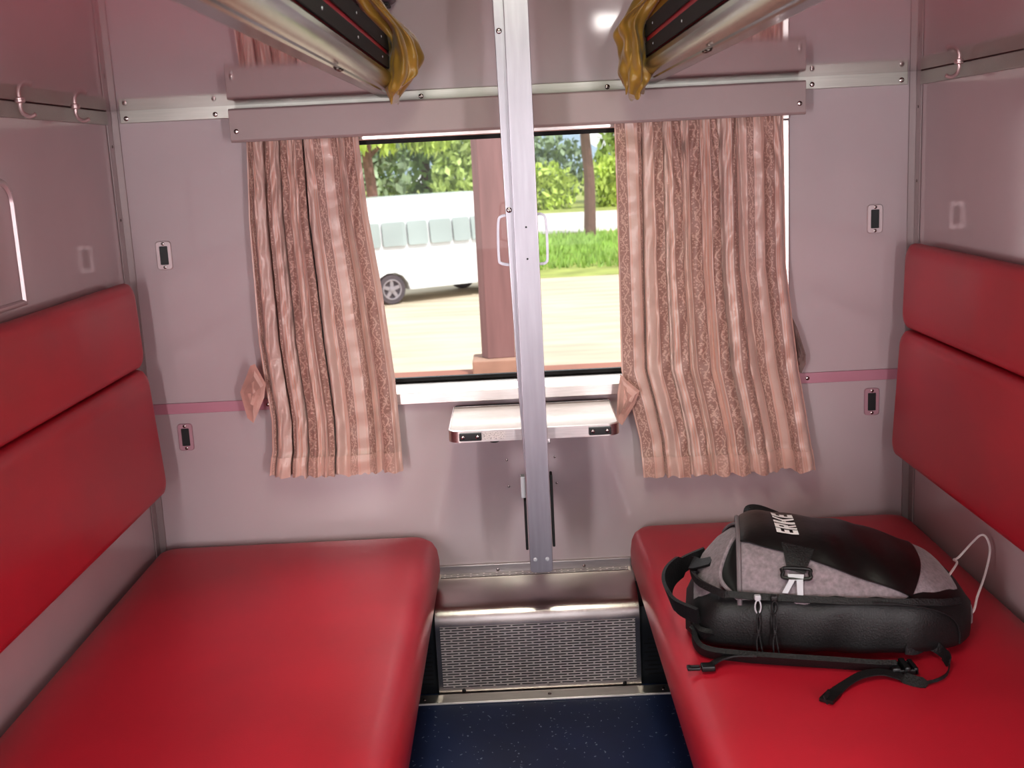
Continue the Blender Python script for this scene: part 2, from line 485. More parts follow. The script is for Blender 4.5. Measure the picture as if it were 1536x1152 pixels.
# ------------------------------------------------------------------ window
w = bpy.data.objects.new('window_1', None); COL.objects.link(w); w.location = (0, 0, WZ0); tag(w, kind='structure')
bm = BM()
box(bm, WX0 - .02, WX1 + .02, -.014, .03, 1.386, 1.412, .003, 2)
box(bm, WX0 - .02, WX0 + .012, -.010, .03, .765, 1.3855, .003, 2)
box(bm, WX1 - .012, WX1 + .02, -.010, .03, .765, 1.3855, .003, 2)
finish('window_frame', bm, M['alu_x'], w)
bm = BM()
prism(bm, [(.03, .766), (-.008, .758), (-.030, .744), (-.030, .716), (-.0005, .716), (-.0005, .742), (.03, .742)], 'x', WX0 - .02, WX1 + .02, .0015, 2)
finish('window_sill', bm, M['alu_x'], w)
bm = BM()
box(bm, WX0 + .0125, WX1 - .0125, .018, .034, 1.3755, 1.3858); box(bm, WX0 + .0125, WX1 - .0125, .018, .034, .7665, .7755)
finish('gasket', bm, M['rubber'], w, smooth=False)
bm = BM(); box(bm, WX0 + .0125, WX1 - .0125, .0245, .0275, .776, 1.375); finish('glass', bm, M['glass'], w, smooth=False)

# ------------------------------------------------------------------ pelmet
p = thing('curtain_pelmet', 'long mauve pelmet board across the window top, over both curtains', 'pelmet', (0, 0, 1.39))
bm = BM()
prof = [(-.0125, 1.474), (-.074, 1.474), (-.078, 1.47), (-.078, 1.40), (-.074, 1.394), (-.064, 1.394), (-.064, 1.462), (-.0125, 1.462)]
prism(bm, prof, 'x', -.688, .704, .0015, 2); finish('board', bm, M['pelmet'], p)
for x in (-.688, .701):
    bm = BM(); box(bm, x, x + .003, -.0635, -.0125, 1.396, 1.4615); finish('end_cap', bm, M['pelmet'], p)
for x in (-.672, .688): screw(p, (x, -.078, 1.42), r=.0058)

# ------------------------------------------------------------------ bench seats
def bench(s, label):
    t = thing('bench_seat', label, 'bench seat', (s * .62, -1.2, FZ))
    fx = -.25 if s < 0 else .25
    y0, y1 = -2.35, -.022
    def rx(x): return x
    bm = BM()
    # cushion with soft corners: rounded outline lofted through rounded edge profile
    xa, xb = (-.992, fx) if s < 0 else (fx, .992)
    prof = [(.030, .250), (.010, .254), (.0, .272), (.0, .305), (.004, .332), (.014, .352), (.030, .3635), (.055, .3685), (.12, .371), (.22, .372)]
    rings = []
    for inset, z in prof:
        rings.append([(x, y, z) for x, y in rrect(xa + inset * .75, xb - inset, y0 + inset, y1 - inset * .8, max(.048 - inset * .3, .012), 6)])
    loft(bm, rings)
    finish('seat_cushion', bm, M['red'], t, angle=50)
    # aluminium edge trim under the cushion, plywood base
    bm = BM()
    if s < 0: box(bm, fx - .052, fx - .020, y0 + .02, y1 - .03, .225, .2495, .003, 2)
    else: box(bm, fx + .020, fx + .052, y0 + .02, y1 - .03, .225, .2495, .003, 2)
    finish('edge_trim', bm, M['alu'], t)
    bm = BM()
    if s < 0: box(bm, -.99, fx - .053, y0 + .03, y1 - .03, .21, .2495)
    else: box(bm, fx + .053, .99, y0 + .03, y1 - .03, .21, .2495)
    finish('seat_board', bm, M['duct'], t)
    for y in (-.5, -2.2):
        bm = BM()
        if s < 0: box(bm, -.95, fx - .18, y - .02, y + .02, FZ + .0005, .2095)
        else: box(bm, fx + .18, .95, y - .02, y + .02, FZ + .0005, .2095)
        finish('support_leg', bm, M['duct'], t)
    return t
bench(-1, 'empty red vinyl bench seat beside the framed hatch wall')
bench(1, 'red vinyl bench seat with the black and grey backpack lying on it')

def backrest(s, label, yend):
    t = thing('backrest', label, 'backrest', (s * .95, -1.2, .53))
    y0 = -2.35
    for nm, z0, z1, xo0, xo1, dy in (('upper_cushion', .8605, 1.072, .055, .048, 0), ('lower_cushion', .532, .8575, .078, .058, 0)):
        bm = BM()
        # rounded outline in y,z lofted outward from the wall
        rings = []
        for d, ins in ((.0015, .012), (.35, .002), (.62, .0), (.82, .003), (.94, .010), (1., .024)):
            ring = []
            for y, z in rrect(y0 + ins, yend + dy - ins, z0 + ins, z1 - ins, .034, 6):
                k = (z - z0) / (z1 - z0)
                th = xo0 + (xo1 - xo0) * k
                ring.append((s * (.9985 - th * d), y, z))
            rings.append(ring)
        loft(bm, rings)
        finish(nm, bm, M['red'], t, angle=50)
    return t
backrest(-1, 'red padded backrest on the wall with the framed hatch above', -.095)
backrest(1, 'red padded backrest on the wall behind the backpack', -.06)

# ------------------------------------------------------------------ heater cover and dark ducts
def strip_mesh(bm, prof, x0, x1):
    """sheet bent along prof (y,z), with UV in metres"""
    lay = bm.loops.layers.uv.verify(); d = 0.
    for (a, b) in zip(prof, prof[1:]):
        L = math.hypot(b[0] - a[0], b[1] - a[1])
        f = bm.faces.new([bm.verts.new(q) for q in ((x0, *a), (x1, *a), (x1, *b), (x0, *b))])
        for lp, q in zip(f.loops, ((x0, d), (x1, d), (x1, d + L), (x0, d + L))): lp[lay].uv = q
        d += L
t = thing('heater_cover', 'stainless steel slotted heater cover on the floor under the window', 'heater', (0, -.08, FZ))
HX0, HX1 = -.264, .258
prof = [(-.0125, .243), (-.035, .241), (-.128, .214), (-.146, .2065), (-.159, .196), (-.166, .182), (-.170, .166), (-.172, .150)]
poly = prof + [(-.172, FZ + .0005), (-.0125, FZ + .0005)]
bm = BM(); prism(bm, poly, 'x', HX0, HX1); finish('housing', bm, M['steel'], t, angle=40)
bm = BM(); box(bm, HX0 + .002, HX1 - .002, -.0125, -.0005, .235, .266, .002, 2); finish('back_flange', bm, M['alu_x'], t)
bm = BM(); strip_mesh(bm, [(-.1728, .162), (-.1732, -.005)], HX0 + .012, HX1 - .012); finish('slot_panel', bm, M['grille'], t)
bm = BM(); strip_mesh(bm, [(-.0135, .2438), (-.035, .2420)], HX0 + .012, HX1 - .012); finish('top_slots', bm, M['grille'], t)
for x in (-.20, .215): screw(t, (x, -.1722, -.014), r=.005, mat=M['black'])
for x in (-.1, .13): screw(t, (x, -.0127, .25), r=.004)
for s, lab in ((-1, 'dark slotted floor duct between the heater cover and the empty bench'), (1, 'dark slotted floor duct between the heater cover and the backpack bench')):
    t = thing('floor_duct', lab, 'duct', (s * .4, -.07, FZ))
    a, b = (-.96, HX0 - .001) if s < 0 else (HX1 + .001, .96)
    bm = BM()
    prism(bm, [(-.0135, .2), (-.11, .19), (-.135, .178), (-.145, .155), (-.15, .12), (-.15, FZ + .0005), (-.0135, FZ + .0005)], 'x', a, b)
    finish('duct_housing', bm, M['duct'], t)
    bm = BM(); strip_mesh(bm, [(-.1506, .10), (-.1506, -.01)], a + .01, b - .012); finish('slot_panel', bm, M['ductgrille'], t)
bm = BM()
prism(bm, [(-.178, FZ + .0005), (-.178, FZ + .011), (-.183, FZ + .012), (-.214, FZ + .006), (-.216, FZ + .0005)], 'x', -.9, .9, .0008, 1)
t = trim(bm, M['alu_x'])
for x in (-.30, .02, .31): screw(t, (x, -.198, FZ + .009), (0, -.18, 1), .0045)

# ------------------------------------------------------------------ folding table
t = thing('folding_table', 'small pale wall table with aluminium edge under the window', 'table', (0, -.15, .70))
TX0, TX1, TY = -.192, .211, -.305
def ol(ins, n=7): return rrect(TX0 + ins, TX1 - ins, TY + ins, -.034, .03 - ins * .5, n, (1, 1, 0, 0))
bm = BM(); prism(bm, ol(.003), 'z', .6805, .7035); finish('tabletop', bm, M['tabletop'], t)
bm = BM()
o1, o2 = ol(0), ol(.0035)
rings = [[(x, y, z) for x, y in o] for o, z in ((o1, .677), (o1, .7035), (o2, .7055), (o2, .7042))]
R = [[bm.verts.new(q) for q in r] for r in rings]
n = len(o1)
for A, B in zip(R, R[1:]):
    for k in range(n): bm.faces.new([A[k], A[(k + 1) % n], B[(k + 1) % n], B[k]])
finish('edge_band', bm, M['alu_x'], t)
bm = BM(); box(bm, TX0 + .006, TX1 - .006, -.0335, -.0305, .69, .706); finish('hinge_strip', bm, M['rubber'], t)
for xa in (-.166, .138):
    bm = BM(); box(bm, xa, xa + .052, TY - .006, TY - .0005, .681, .7, .002, 2); b = finish('bumper', bm, M['black'], t)
    for x in (xa + .009, xa + .043): screw(b, (x, TY - .006, .6905), r=.0045)
bm = BM(); box(bm, -.112, -.058, TY - .0012, TY - .0003, .682, .7); finish('sticker', bm, M['sticker'], t)
for x in (-.018, .036):
    bm = BM(); box(bm, x, x + .011, TY + .004, TY + .03, .664, .6765, .002, 2); finish('support_lug', bm, M['alu'], t)
bm = BM(); disc(bm, (-.085, TY + .03, .6768), (0, 0, -1), .013, .01); finish('catch_knob', bm, M['black'], t)
bm = BM(); box(bm, -.01, .034, -.2, -.0005, .6, .675, .004, 2); finish('wall_bracket', bm, M['alu'], t)

# ------------------------------------------------------------------ ladder post
t = thing('ladder_post', 'tall brushed aluminium ladder post in front of window and table', 'ladder', (.012, -.36, .37))
PX0, PX1 = -.0145, .0385
bm = BM()
prism(bm, rrect(PX0, PX1, .372, CZ - .001, .009, 4, (1, 1, 0, 0)), 'y', -.372, -.345, .0025, 2)
finish('main_rail', bm, M['post_alu'], t)
bm = BM()
prism(bm, [(PX0 + .002, .60), (PX0 + .002, CZ - .002), (-.0385, CZ - .002), (-.0375, 1.66), (-.0325, 1.25), (-.024, .85), (-.0165, .61)], 'y', -.352, -.325, .002, 2)
ch = finish('side_channel', bm, M['post_alu'], t)
for x, z in ((-.0265, 1.594), (-.0235, 1.213)): screw(ch, (x, -.352, z), r=.0062)
for x in (-.002, .026): screw(t, (x, -.372, .405), r=.0048, name='rivet', mat=M['hookgrey'])
for z in (1.175, 1.105): screw(t, (.012, -.372, z), r=.0022, name='rivet', mat=M['black'])
# folded loop steps (upper) and folded tread steps (lower)
for s in (-1, 1):
    bm = BM()
    if s < 0: pts = [(-.020, 1.20), (-.040, 1.20), (-.049, 1.185), (-.0515, 1.11), (-.046, 1.095), (-.02, 1.09)]
    else: pts = [(.036, 1.20), (.048, 1.20), (.057, 1.185), (.0575, 1.11), (.053, 1.092), (.036, 1.09)]
    P = spline([(x, -.338, z) for x, z in pts], 5)
    ribbon(bm, P, .012, .0055, (0, 1, 0))
    finish('loop_step', bm, M['post_alu'], t)
bm = BM(); box(bm, .0405, .0465, -.362, -.33, .43, .605, .002, 2); finish('step_tread', bm, M['rubber'], t)
bm = BM(); box(bm, -.0225, -.0165, -.362, -.33, .425, .545, .002, 2); finish('step_tread', bm, M['rubber'], t)
bm = BM(); box(bm, -.028, -.017, -.350, -.325, .548, .60, .002, 2); finish('step_hinge', bm, M['hookgrey'], t)
bm = BM(); box(bm, .0, .024, -.345, -.0005, .455, .53, .003, 2); finish('wall_standoff', bm, M['post_alu'], t)
bm = BM()
for x, z in ((-.062, .548), (-.06, .476), (.064, .55), (.067, .479)): disc(bm, (x, -.0005, z), (0, -1, 0), .003, .002)
trim(bm, M['chrome'])

# ------------------------------------------------------------------ recessed sockets
def socket(x, z, plate, label, group):
    t = thing('socket_plate', label, 'socket', (x, -.002, z - .035), group)
    out = rrect(x - .0195, x + .0195, z - .036, z + .036, .008, 4)
    inn = rrect(x - .0105, x + .0105, z - .0235, z + .0235, .002, 4)
    bm = BM()
    rings = [[(a, y, b) for a, b in pl] for pl, y in ((out, -.0006), (out, -.0035), ([(x + (a - x) * .93, z + (b - z) * .96) for a, b in out], -.005), (inn, -.005), (inn, -.0012))]
    R = [[bm.verts.new(q) for q in r] for r in rings]; n = len(out)
    for A, B in zip(R, R[1:]):
        for k in range(n): bm.faces.new([A[k], A[(k + 1) % n], B[(k + 1) % n], B[k]])
    finish('plate', bm, plate, t)
    bm = BM(); box(bm, x - .0108, x + .0108, -.0022, -.0008, z - .0238, z + .0238); finish('socket_slot', bm, M['black'], t)
    for dz in (-.0295, .0295): screw(t, (x, -.005, z + dz), r=.0042)
pw = pbr('pale_metal_plate', (206, 192, 194), rough=.3, metal=.4); pp = pbr('pinkish_plate', (182, 146, 156), rough=.35, metal=.2)
socket(-.901, 1.126, pw, 'pale metal socket plate above the red backrest left of the left curtain', None)
socket(.897, 1.13, pw, 'pale metal socket plate above the red backrest right of the right curtain', None)
socket(-.896, .652, pp, 'pinkish socket plate below the pink strip beside the empty bench', None)
socket(.895, .658, pp, 'pinkish socket plate below the pink strip beside the backpack bench', None)

# ------------------------------------------------------------------ framed hatch on the left wall
t = thing('wall_hatch', 'pale framed rounded hatch on the wall above the red backrest', 'hatch', (-1, -1.0, 1.08))
o1 = rrect(-1.45, -.63, 1.085, 1.335, .05, 6, (0, 0, 1, 1)); cy, cz = -1.04, 1.21
def ins(k): return rrect(-1.45 + k, -.63 - k, 1.085 + k, 1.335 - k, max(.05 - k, .01), 6, (0, 0, 1, 1))
bm = BM(); loft(bm, [[(x, y, z) for y, z in o] for o, x in ((ins(.013), -.9995), (ins(.013), -.9975))]); finish('hatch_panel', bm, M['wall_side'], t)
bm = BM()
rings = [[(x, y, z) for y, z in o] for o, x in ((ins(0), -.9995), (ins(.001), -.993), (ins(.004), -.991), (ins(.009), -.991), (ins(.0128), -.9968))]
R = [[bm.verts.new(q) for q in r] for r in rings]; n = len(rings[0])
for A, B in zip(R, R[1:]):
    for k in range(n): bm.faces.new([A[k], A[(k + 1) % n], B[(k + 1) % n], B[k]])
finish('hatch_frame', bm, pw, t)

# ------------------------------------------------------------------ coat hooks
def hook(s, y, label):
    x = s * .975; z = 1.4848; k = -s
    t = thing('coat_hook', label, 'hook', (x, y, z))
    bm = BM(); disc(bm, (x, y, z), (0, 0, -1), .010, .006, 14); finish('hook_base', bm, M['hookmetal'], t)
    P = spline([(x, y, z - .003), (x - k * .001, y, z - .014), (x + k * .004, y, z - .026), (x + k * .016, y, z - .032), (x + k * .028, y, z - .028)], 5)
    bm = BM(); tube(bm, P, .0042, 8); finish('hook_arm', bm, M['hookmetal'], t)
    return t
hook(-1, -.29, 'small steel coat hook on the wall strip nearest the window, above the hatch wall')
hook(-1, -.585, 'small steel coat hook on the wall strip cut by the photo edge')
hook(1, -.32, 'small steel coat hook on the wall strip above the backpack bench')

# ------------------------------------------------------------------ upper berths
def berth(s, label):
    t = thing('upper_berth', label, 'upper berth', (s * .64, -1.2, 1.485))
    fx = -.293 if s < 0 else .315
    y0, y1 = -2.25, -.014
    g = -s                                     # towards the aisle
    a, b = (-.9985, fx - .03) if s < 0 else (fx + .03, .9985)
    bm = BM(); box(bm, a, b, y0, y1, 1.485, 1.53); finish('underside_panel', bm, M['berth'], t)
    bm = BM()
    pr = [(-.03, 1.4852), (-.004, 1.4835), (0, 1.4855), (.0008, 1.489), (.0045, 1.4905), (.013, 1.496), (.0205, 1.505), (.0235, 1.515), (.021, 1.525), (.013, 1.533), (.0, 1.536), (-.03, 1.536)]
    prism(bm, [(fx + g * q[0], q[1]) for q in pr], 'y', y0, y1 - .0)
    finish('edge_rail', bm, M['rail'], t, angle=30)
    # little groove joint on the lower lip
    bm = BM()
    for y in (-.95, -.975): disc(bm, (fx + g * .002, y, 1.484), (0, 0, -1), .006, .004)
    finish('rail_bolt', bm, M['rail'], t)
    bm = BM(); box(bm, min(fx - g * .62, fx + g * .014), max(fx - g * .62, fx + g * .014), y0 + .02, y1 - .03, 1.5365, 1.603, .008, 3)
    mt = finish('mattress', bm, M['red'], t)
    for z0, z1 in ((1.533, 1.561), (1.572, 1.604)):
        bm = BM(); box(bm, min(fx + g * .0145, fx + g * .02), max(fx + g * .0145, fx + g * .02), y0 + .02, y1 - .03, z0, z1, .002, 2)
        sb = finish('side_band', bm, M['rubber'], mt)
        st = None
        for k in range(5):
            y = -.42 - .40 * k
            if st is None: st = screw(sb, (fx + g * .02, y, (z0 + z1) / 2), (g, 0, 0), .0026, name='stud', mat=M['hookgrey']); y00 = y
            else: dup(st, sb, (0, y - y00, 0))
    return t
berth(-1, 'upper berth with glossy underside and metal rail over the empty bench')
berth(1, 'upper berth with glossy underside and metal rail over the backpack bench')

# mustard berth curtains bunched at the window end of each berth
def bunched(name, label, rings_def, nf, seed, bottom=None):
    """rings_def: centre, half width, half depth, per height; folds run along the length"""
    rnd = random.Random(seed)
    ph = [rnd.uniform(0, 2 * PI) for _ in range(6)]
    C = spline([Vector(r[0]) for r in rings_def], 8)
    W = spline([Vector((r[1], r[2], 0)) for r in rings_def], 8)
    bm = BM(); rings = []; n = 96
    for i, (c, wd) in enumerate(zip(C, W)):
        v = i / (len(C) - 1); ring = []
        for k in range(n):
            a = 2 * PI * k / n
            f = .26 * (abs(math.sin(nf * .5 * (a + .5 * math.sin(3 * v + ph[5])) + ph[0] + 1.4 * v)) - .5) + .09 * math.sin((nf + 2) * a + ph[1] - 5 * v) + .07 * math.sin(3 * a + ph[2] + 9 * v) + .05 * math.sin(5 * a + ph[3] + 17 * v) + .035 * math.sin(2 * a - 31 * v)
            rr = 1 + f
            x = wd.x * rr * math.cos(a); y = wd.y * rr * math.sin(a)
            z = .010 * math.sin(2 * a + ph[4] + 5 * v) + (.012 * math.sin(4 * a + ph[5]) if i in (0, len(C) - 1) else 0)
            ring.append((c.x + x, c.y + y, c.z + z))
        rings.append(ring)
    loft(bm, rings)
    o = finish(name, bm, M['yellow'], None, angle=60)
    return tag(o, label, 'curtain')
bunched('berth_curtain', 'mustard cloth curtain bunched over the rail end above the empty bench',
        [((-.318, -.30, 1.70), .022, .05), ((-.288, -.27, 1.655), .026, .06), ((-.250, -.25, 1.605), .032, .06), ((-.240, -.25, 1.565), .033, .055),
         ((-.246, -.25, 1.525), .034, .05), ((-.262, -.25, 1.495), .026, .04), ((-.270, -.25, 1.478), .012, .02)], 6, 3)
bunched('berth_curtain', 'mustard cloth curtain bunched over the rail end above the backpack bench',
        [((.345, -.30, 1.70), .034, .05), ((.305, -.28, 1.645), .034, .06), ((.268, -.26, 1.60), .034, .06), ((.270, -.25, 1.56), .027, .055),
         ((.272, -.25, 1.52), .030, .05), ((.276, -.25, 1.485), .032, .04), ((.272, -.25, 1.458), .020, .025)], 6, 11)

# mauve fixture on the wall above the pelmet
t = thing('wall_fixture', 'rounded mauve fixture on the wall above the mustard cloth', 'wall fixture', (-.33, -.04, 1.69))
bm = BM(); box(bm, -.41, -.268, -.085, -.0005, 1.70, 1.79, .022, 5); finish('fixture_body', bm, M['mauve'], t, angle=50)
bm = BM(); box(bm, -.395, -.285, -.075, -.012, 1.694, 1.7015, .003, 2); finish('fixture_base', bm, M['black'], t)

# ------------------------------------------------------------------ window curtains
def lerp_tab(tab, v):
    if v <= tab[0][0]: return tab[0][1]
    for (a, b), (c, d) in zip(tab, tab[1:]):
        if v <= c: return b + (d - b) * (v - a) / (c - a)
    return tab[-1][1]

def curtain(label, tl, tr, ztop, zbot, nf, cloth, seed, flip=1):
    rnd = random.Random(seed)
    p1, p2, p3 = (rnd.uniform(0, 6.28) for _ in range(3))
    t = thing('window_curtain', label, 'curtain', ((tl[0][1] + tr[0][1]) / 2, -.05, zbot))
    H = ztop - zbot
    def fn(u, v):
        z = ztop - v * H
        a, b = lerp_tab(tl, -z), lerp_tab(tr, -z)
        ph = 2 * PI * (nf * u + (.55) * math.sin(2 * PI * 1.15 * u + p1) + .16 * math.sin(2 * PI * 2.7 * u + p2)) + .9 * v * math.sin(5 * u + p3)
        open_ = min(1, .45 + .9 * v)
        amp = (.012 + .016 * open_) * (1 + .35 * math.sin(7 * u + p2))
        c = math.cos(ph)
        fold = amp * (1.5 * abs(math.cos(ph * .5)) ** .65 - 1.0 + .30 * abs(math.sin(ph + .9 + p3)) ** .7 + .10 * math.sin(3.1 * ph + p3 + 2 * v))
        edge = min(1, u / .05, (1 - u) / .05)
        x = a + (b - a) * (u + (.017 * math.sin(ph) + .007 * math.sin(2.3 * ph + p2)) * edge * (.5 + .5 * open_))
        # pinched heading at the very top, small sagging wrinkles below it
        top = math.exp(-((v - .03) / .045) ** 2)
        wr = math.exp(-((v - .13) / .09) ** 2) * .005 * math.sin(26 * v * 6.28 * .35 + 9 * math.sin(ph * .5 + p1))
        fold += top * .005 * math.sin(9 * ph + p2) + wr
        fold += .0022 * math.sin(40 * v + 3 * ph + p1) * math.sin(11 * v + p3) + .0015 * math.sin(90 * v + 2 * ph)
        y = -.046 - .018 * v - fold * edge - (.006 if v > .94 else 0)
        if v > .995: z += .004 * math.sin(60 * u + p1) * math.sin(23 * u + p2)
        return (x, y, z)
    VH = .945
    bm = BM(); grid(bm, lambda u, v: fn(u, v * VH), 220, 90, lambda u, v: (u * cloth, v * VH * H))
    finish('drape', bm, M['curtain'], t, angle=None)
    bm = BM()
    def hemfn(u, v):
        x, y, z = fn(u, VH + (1 - VH) * v)
        return (x, y - .0012 - .0022 * math.sin(PI * min(1, v * 1.4)), z + (.002 if v == 0 else 0) + (.0035 * math.sin(90 * u) * math.sin(31 * u) if v == 1 else 0))
    grid(bm, hemfn, 220, 8, lambda u, v: (u * cloth, (VH + (1 - VH) * v) * H))
    finish('hem', bm, M['hem'], t, angle=None)
    return t, fn

def flap(parent, name, tri, mat):
    """crumpled cloth flap from a ring of 3d points fanned about a centre, with a little thickness"""
    bm = BM()
    ring = [Vector(q) for q in tri[1:]]; c = Vector(tri[0])
    n = len(ring); prev = None; rings = []
    for k in range(6):
        s = 1 - k / 5.0
        rr = []
        for i, q in enumerate(ring):
            d = c.lerp(q, s)
            d.y += .006 * math.sin(9 * s + i * 2.4) * (1 - s) * s * 4
            rr.append(d)
        rings.append(rr)
    V = [[bm.verts.new(q) for q in r] for r in rings[:-1]]
    cv = bm.verts.new(c)
    for A, B in zip(V, V[1:]):
        for i in range(n): bm.faces.new([A[i], A[(i + 1) % n], B[(i + 1) % n], B[i]])
    for i in range(n): bm.faces.new([V[-1][i], V[-1][(i + 1) % n], cv])
    o = finish(name, bm, mat, parent, angle=25)
    return o

t1, f1 = curtain('rose beige striped curtain with a diamond flap, beside the empty bench',
    [(-1.45, -.655), (-1.395, -.657), (-1.2, -.668), (-.9, -.670), (-.8, -.664), (-.70, -.655), (-.62, -.660), (-.55, -.672)],
    [(-1.45, -.386), (-1.39, -.383), (-1.2, -.372), (-1.02, -.351), (-.79, -.333), (-.55, -.327)], 1.45, .552, 5.7, .56, 5)
flap(t1, 'tie_flap', [(-.690, -.088, .775), (-.729, -.06, .775), (-.693, -.075, .845), (-.680, -.08, .850), (-.655, -.09, .80), (-.662, -.09, .765), (-.695, -.09, .700), (-.712, -.08, .712)], M['flap'])
t2, f2 = curtain('wide rose beige striped curtain over the backpack bench end of the window',
    [(-1.45, .245), (-1.388, .243), (-1.1, .243), (-.78, .241), (-.70, .262), (-.6, .283), (-.5, .289)],
    [(-1.45, .656), (-1.386, .656), (-1.03, .660), (-.90, .675), (-.77, .690), (-.65, .710), (-.5, .732)], 1.45, .502, 6.6, .74, 9)
flap(t2, 'tie_flap', [(.250, -.100, .715), (.236, -.085, .780), (.250, -.095, .765), (.283, -.09, .735), (.270, -.085, .70), (.236, -.09, .648), (.222, -.085, .66), (.228, -.08, .73)], M['flap'])
flap(t2, 'lining_flap', [(.695, -.045, .80), (.668, -.04, .92), (.690, -.045, .87), (.711, -.05, .80), (.711, -.05, .775), (.700, -.05, .752), (.685, -.045, .76)], M['lining'])

# ------------------------------------------------------------------ backpack lying on its back, top towards the aisle
BO = (.345, -.70); BA = math.radians(-10); SZ = .3735
def smt(tab, x, n=.02): return sum(lerp_tab(tab, x + n * (k - 3) / 3) for k in range(7)) / 7
def bw(u, v, z):
    c, s = math.cos(BA), math.sin(BA)
    return Vector((BO[0] + u * c - v * s, BO[1] + u * s + v * c, SZ + z))
BW = [(-.045, .06), (-.03, .115), (-.01, .145), (.02, .16), (.1, .17), (.25, .175), (.37, .168), (.43, .148), (.47, .118), (.495, .075), (.508, .0)]
BH = [(-.045, .045), (-.03, .08), (-.01, .10), (.02, .122), (.1, .133), (.3, .135), (.4, .128), (.46, .108), (.49, .085), (.508, .05)]
DH = [(-.02, .09), (.0, .135), (.03, .182), (.06, .212), (.1, .219), (.2, .210), (.3, .190), (.37, .170), (.43, .142), (.465, .115), (.49, .08), (.508, .045)]
def spw(c, e): return math.copysign(abs(c) ** e, c)
def dome(u, th, off=0.):
    a = math.radians(th)
    w = smt(BW, u) * .965; h = smt(DH, u)
    wob = .0022 * math.sin(38 * u + 3 * a) + .0016 * math.sin(75 * u - 5 * a + 1)
    return bw(u, (w + off + wob) * spw(math.cos(a), .75), (h + off + wob) * spw(math.sin(a), .62))
def dn(u, th):
    p = dome(u, th); a = dome(u + .004, th) - dome(u - .004, th); b = dome(u, th + 2) - dome(u, th - 2)
    n = a.cross(b).normalized()
    if n.dot(p - bw(u, 0, .02)) < 0: n = -n
    return n
bag = thing('backpack', 'black and grey backpack lying on the red bench seat', 'backpack', (.58, -.75, SZ))
# main body: boxy slab
bm = BM(); rings = []
us = [-.0449, -.042, -.036, -.028, -.018, -.008] + [.005 + .0145 * i for i in range(32)] + [.470, .482, .491, .498, .503, .5065, .5079]
for u in us:
    w, h = max(smt(BW, u, .006), .004), smt(BH, u, .012); ring = []
    for k in range(44):
        a = 2 * PI * k / 44
        c, s = math.cos(a), math.sin(a)
        wr = .0032 * math.sin(30 * u + 4 * a) * math.sin(17 * u) + .0024 * math.sin(64 * u + 2.5 * a)
        if s >= 0: v, z = (w + wr) * spw(c, .42), .030 + (h - .030) * spw(s, .42)
        else: v, z = (w + wr) * spw(c, .42) * (1 - .10 * (-s)), .030 + .0295 * spw(s, .6)
        ring.append(bw(u, v, z))
    rings.append(ring)
loft(bm, rings); finish('main_body', bm, M['bagblack'], bag, angle=60)
# grey front of the bag, bulging above the zip line
def sheet(name, mat, fn, nu, nv, th=.0025, parent=bag, angle=60):
    bm = BM(); grid(bm, fn, nu, nv)
    o = finish(name, bm, mat, parent, angle=angle)
    return o
sheet('front_pocket', M['baggrey'], lambda s, q: dome(.062 + (.5075 - .062) * (s if s < .8 else .8 + .2 * math.sin((s - .8) / .2 * PI / 2)), 12 + 156 * q), 60, 60)
# black front panel that carries the print
def pB(s): return 24 + 32 * s ** .8
def panel(s, q):
    qq = q * 2 - 1
    ue = .405 - .030 * qq * qq
    u = .064 + (ue - .064) * s
    return dome(u, 90 + qq * pB(s), .0035)
sheet('front_panel', M['panelblack'], panel, 50, 40)
bm = BM()
tube(bm, [panel(s / 40, 1) for s in range(41)], .0018, 6); finish('panel_seam', bm, M['panelblack'], bag)
# inner top flap with grey lining, and dark opening behind the hood rim
def inner(u, th, k=1.):
    a = math.radians(th)
    w = smt(BW, u) * .86 * k; h = lerp_tab([(-.03, .095), (-.01, .135), (.02, .170), (.05, .192), (.07, .198)], u) * k
    return bw(u, w * spw(math.cos(a), .8), h * spw(math.sin(a), .65))
sheet('top_flap', M['baggrey'], lambda s, q: inner(-.028 + .088 * s, 22 + 132 * q), 20, 40)
def slit_l(q): return .060 - .034 * math.sin(PI * q) ** .8
sheet('pocket_opening', M['rubber'], lambda s, q: dome(slit_l(q) + (.061 - slit_l(q)) * s, 104 + 54 * q, -.001 - .012 * math.sin(PI * s) * math.sin(PI * q)), 8, 30)
sheet('top_opening', M['rubber'], lambda s, q: dome(.060 - .026 * math.sin(PI * q) * (1 - s), 22 + 66 * q, -.001 - .010 * math.sin(PI * s)), 8, 30)
bm = BM(); tube(bm, [dome(.060, t, .003) for t in range(10, 165, 4)], .0048, 8); finish('hood_rim', bm, M['piping'], bag)
bm = BM(); tube(bm, [dome(slit_l(k / 24) - .002, 104 + 54 * k / 24, .001) for k in range(25)], .0042, 8); finish('lip_piping', bm, M['baggrey'], bag)
bm = BM(); tube(bm, [dome(.058 - .026 * math.sin(PI * k / 24), 22 + 66 * k / 24, .0) for k in range(25)], .003, 8); finish('lip_piping', bm, M['piping'], bag)
# zip along the near edge
def zipline(s):
    u = .03 + .435 * s
    return bw(u, -(smt(BW, u, .006) * .965), .120 - .010 * s - .05 * max(0, s - .8))
zp = [zipline(k / 40) + Vector((-.002, -.002, .004)) for k in range(41)]
zp = [bw(-.034, .02, .105), bw(-.028, -.05, .118), bw(-.012, -.108, .124)] + zp
bm = BM(); ribbon(bm, spline(zp, 3), .013, .006, [Vector((0, .55, .8))] * (len(spline(zp, 3)))); finish('zipper', bm, M['web'], bag)
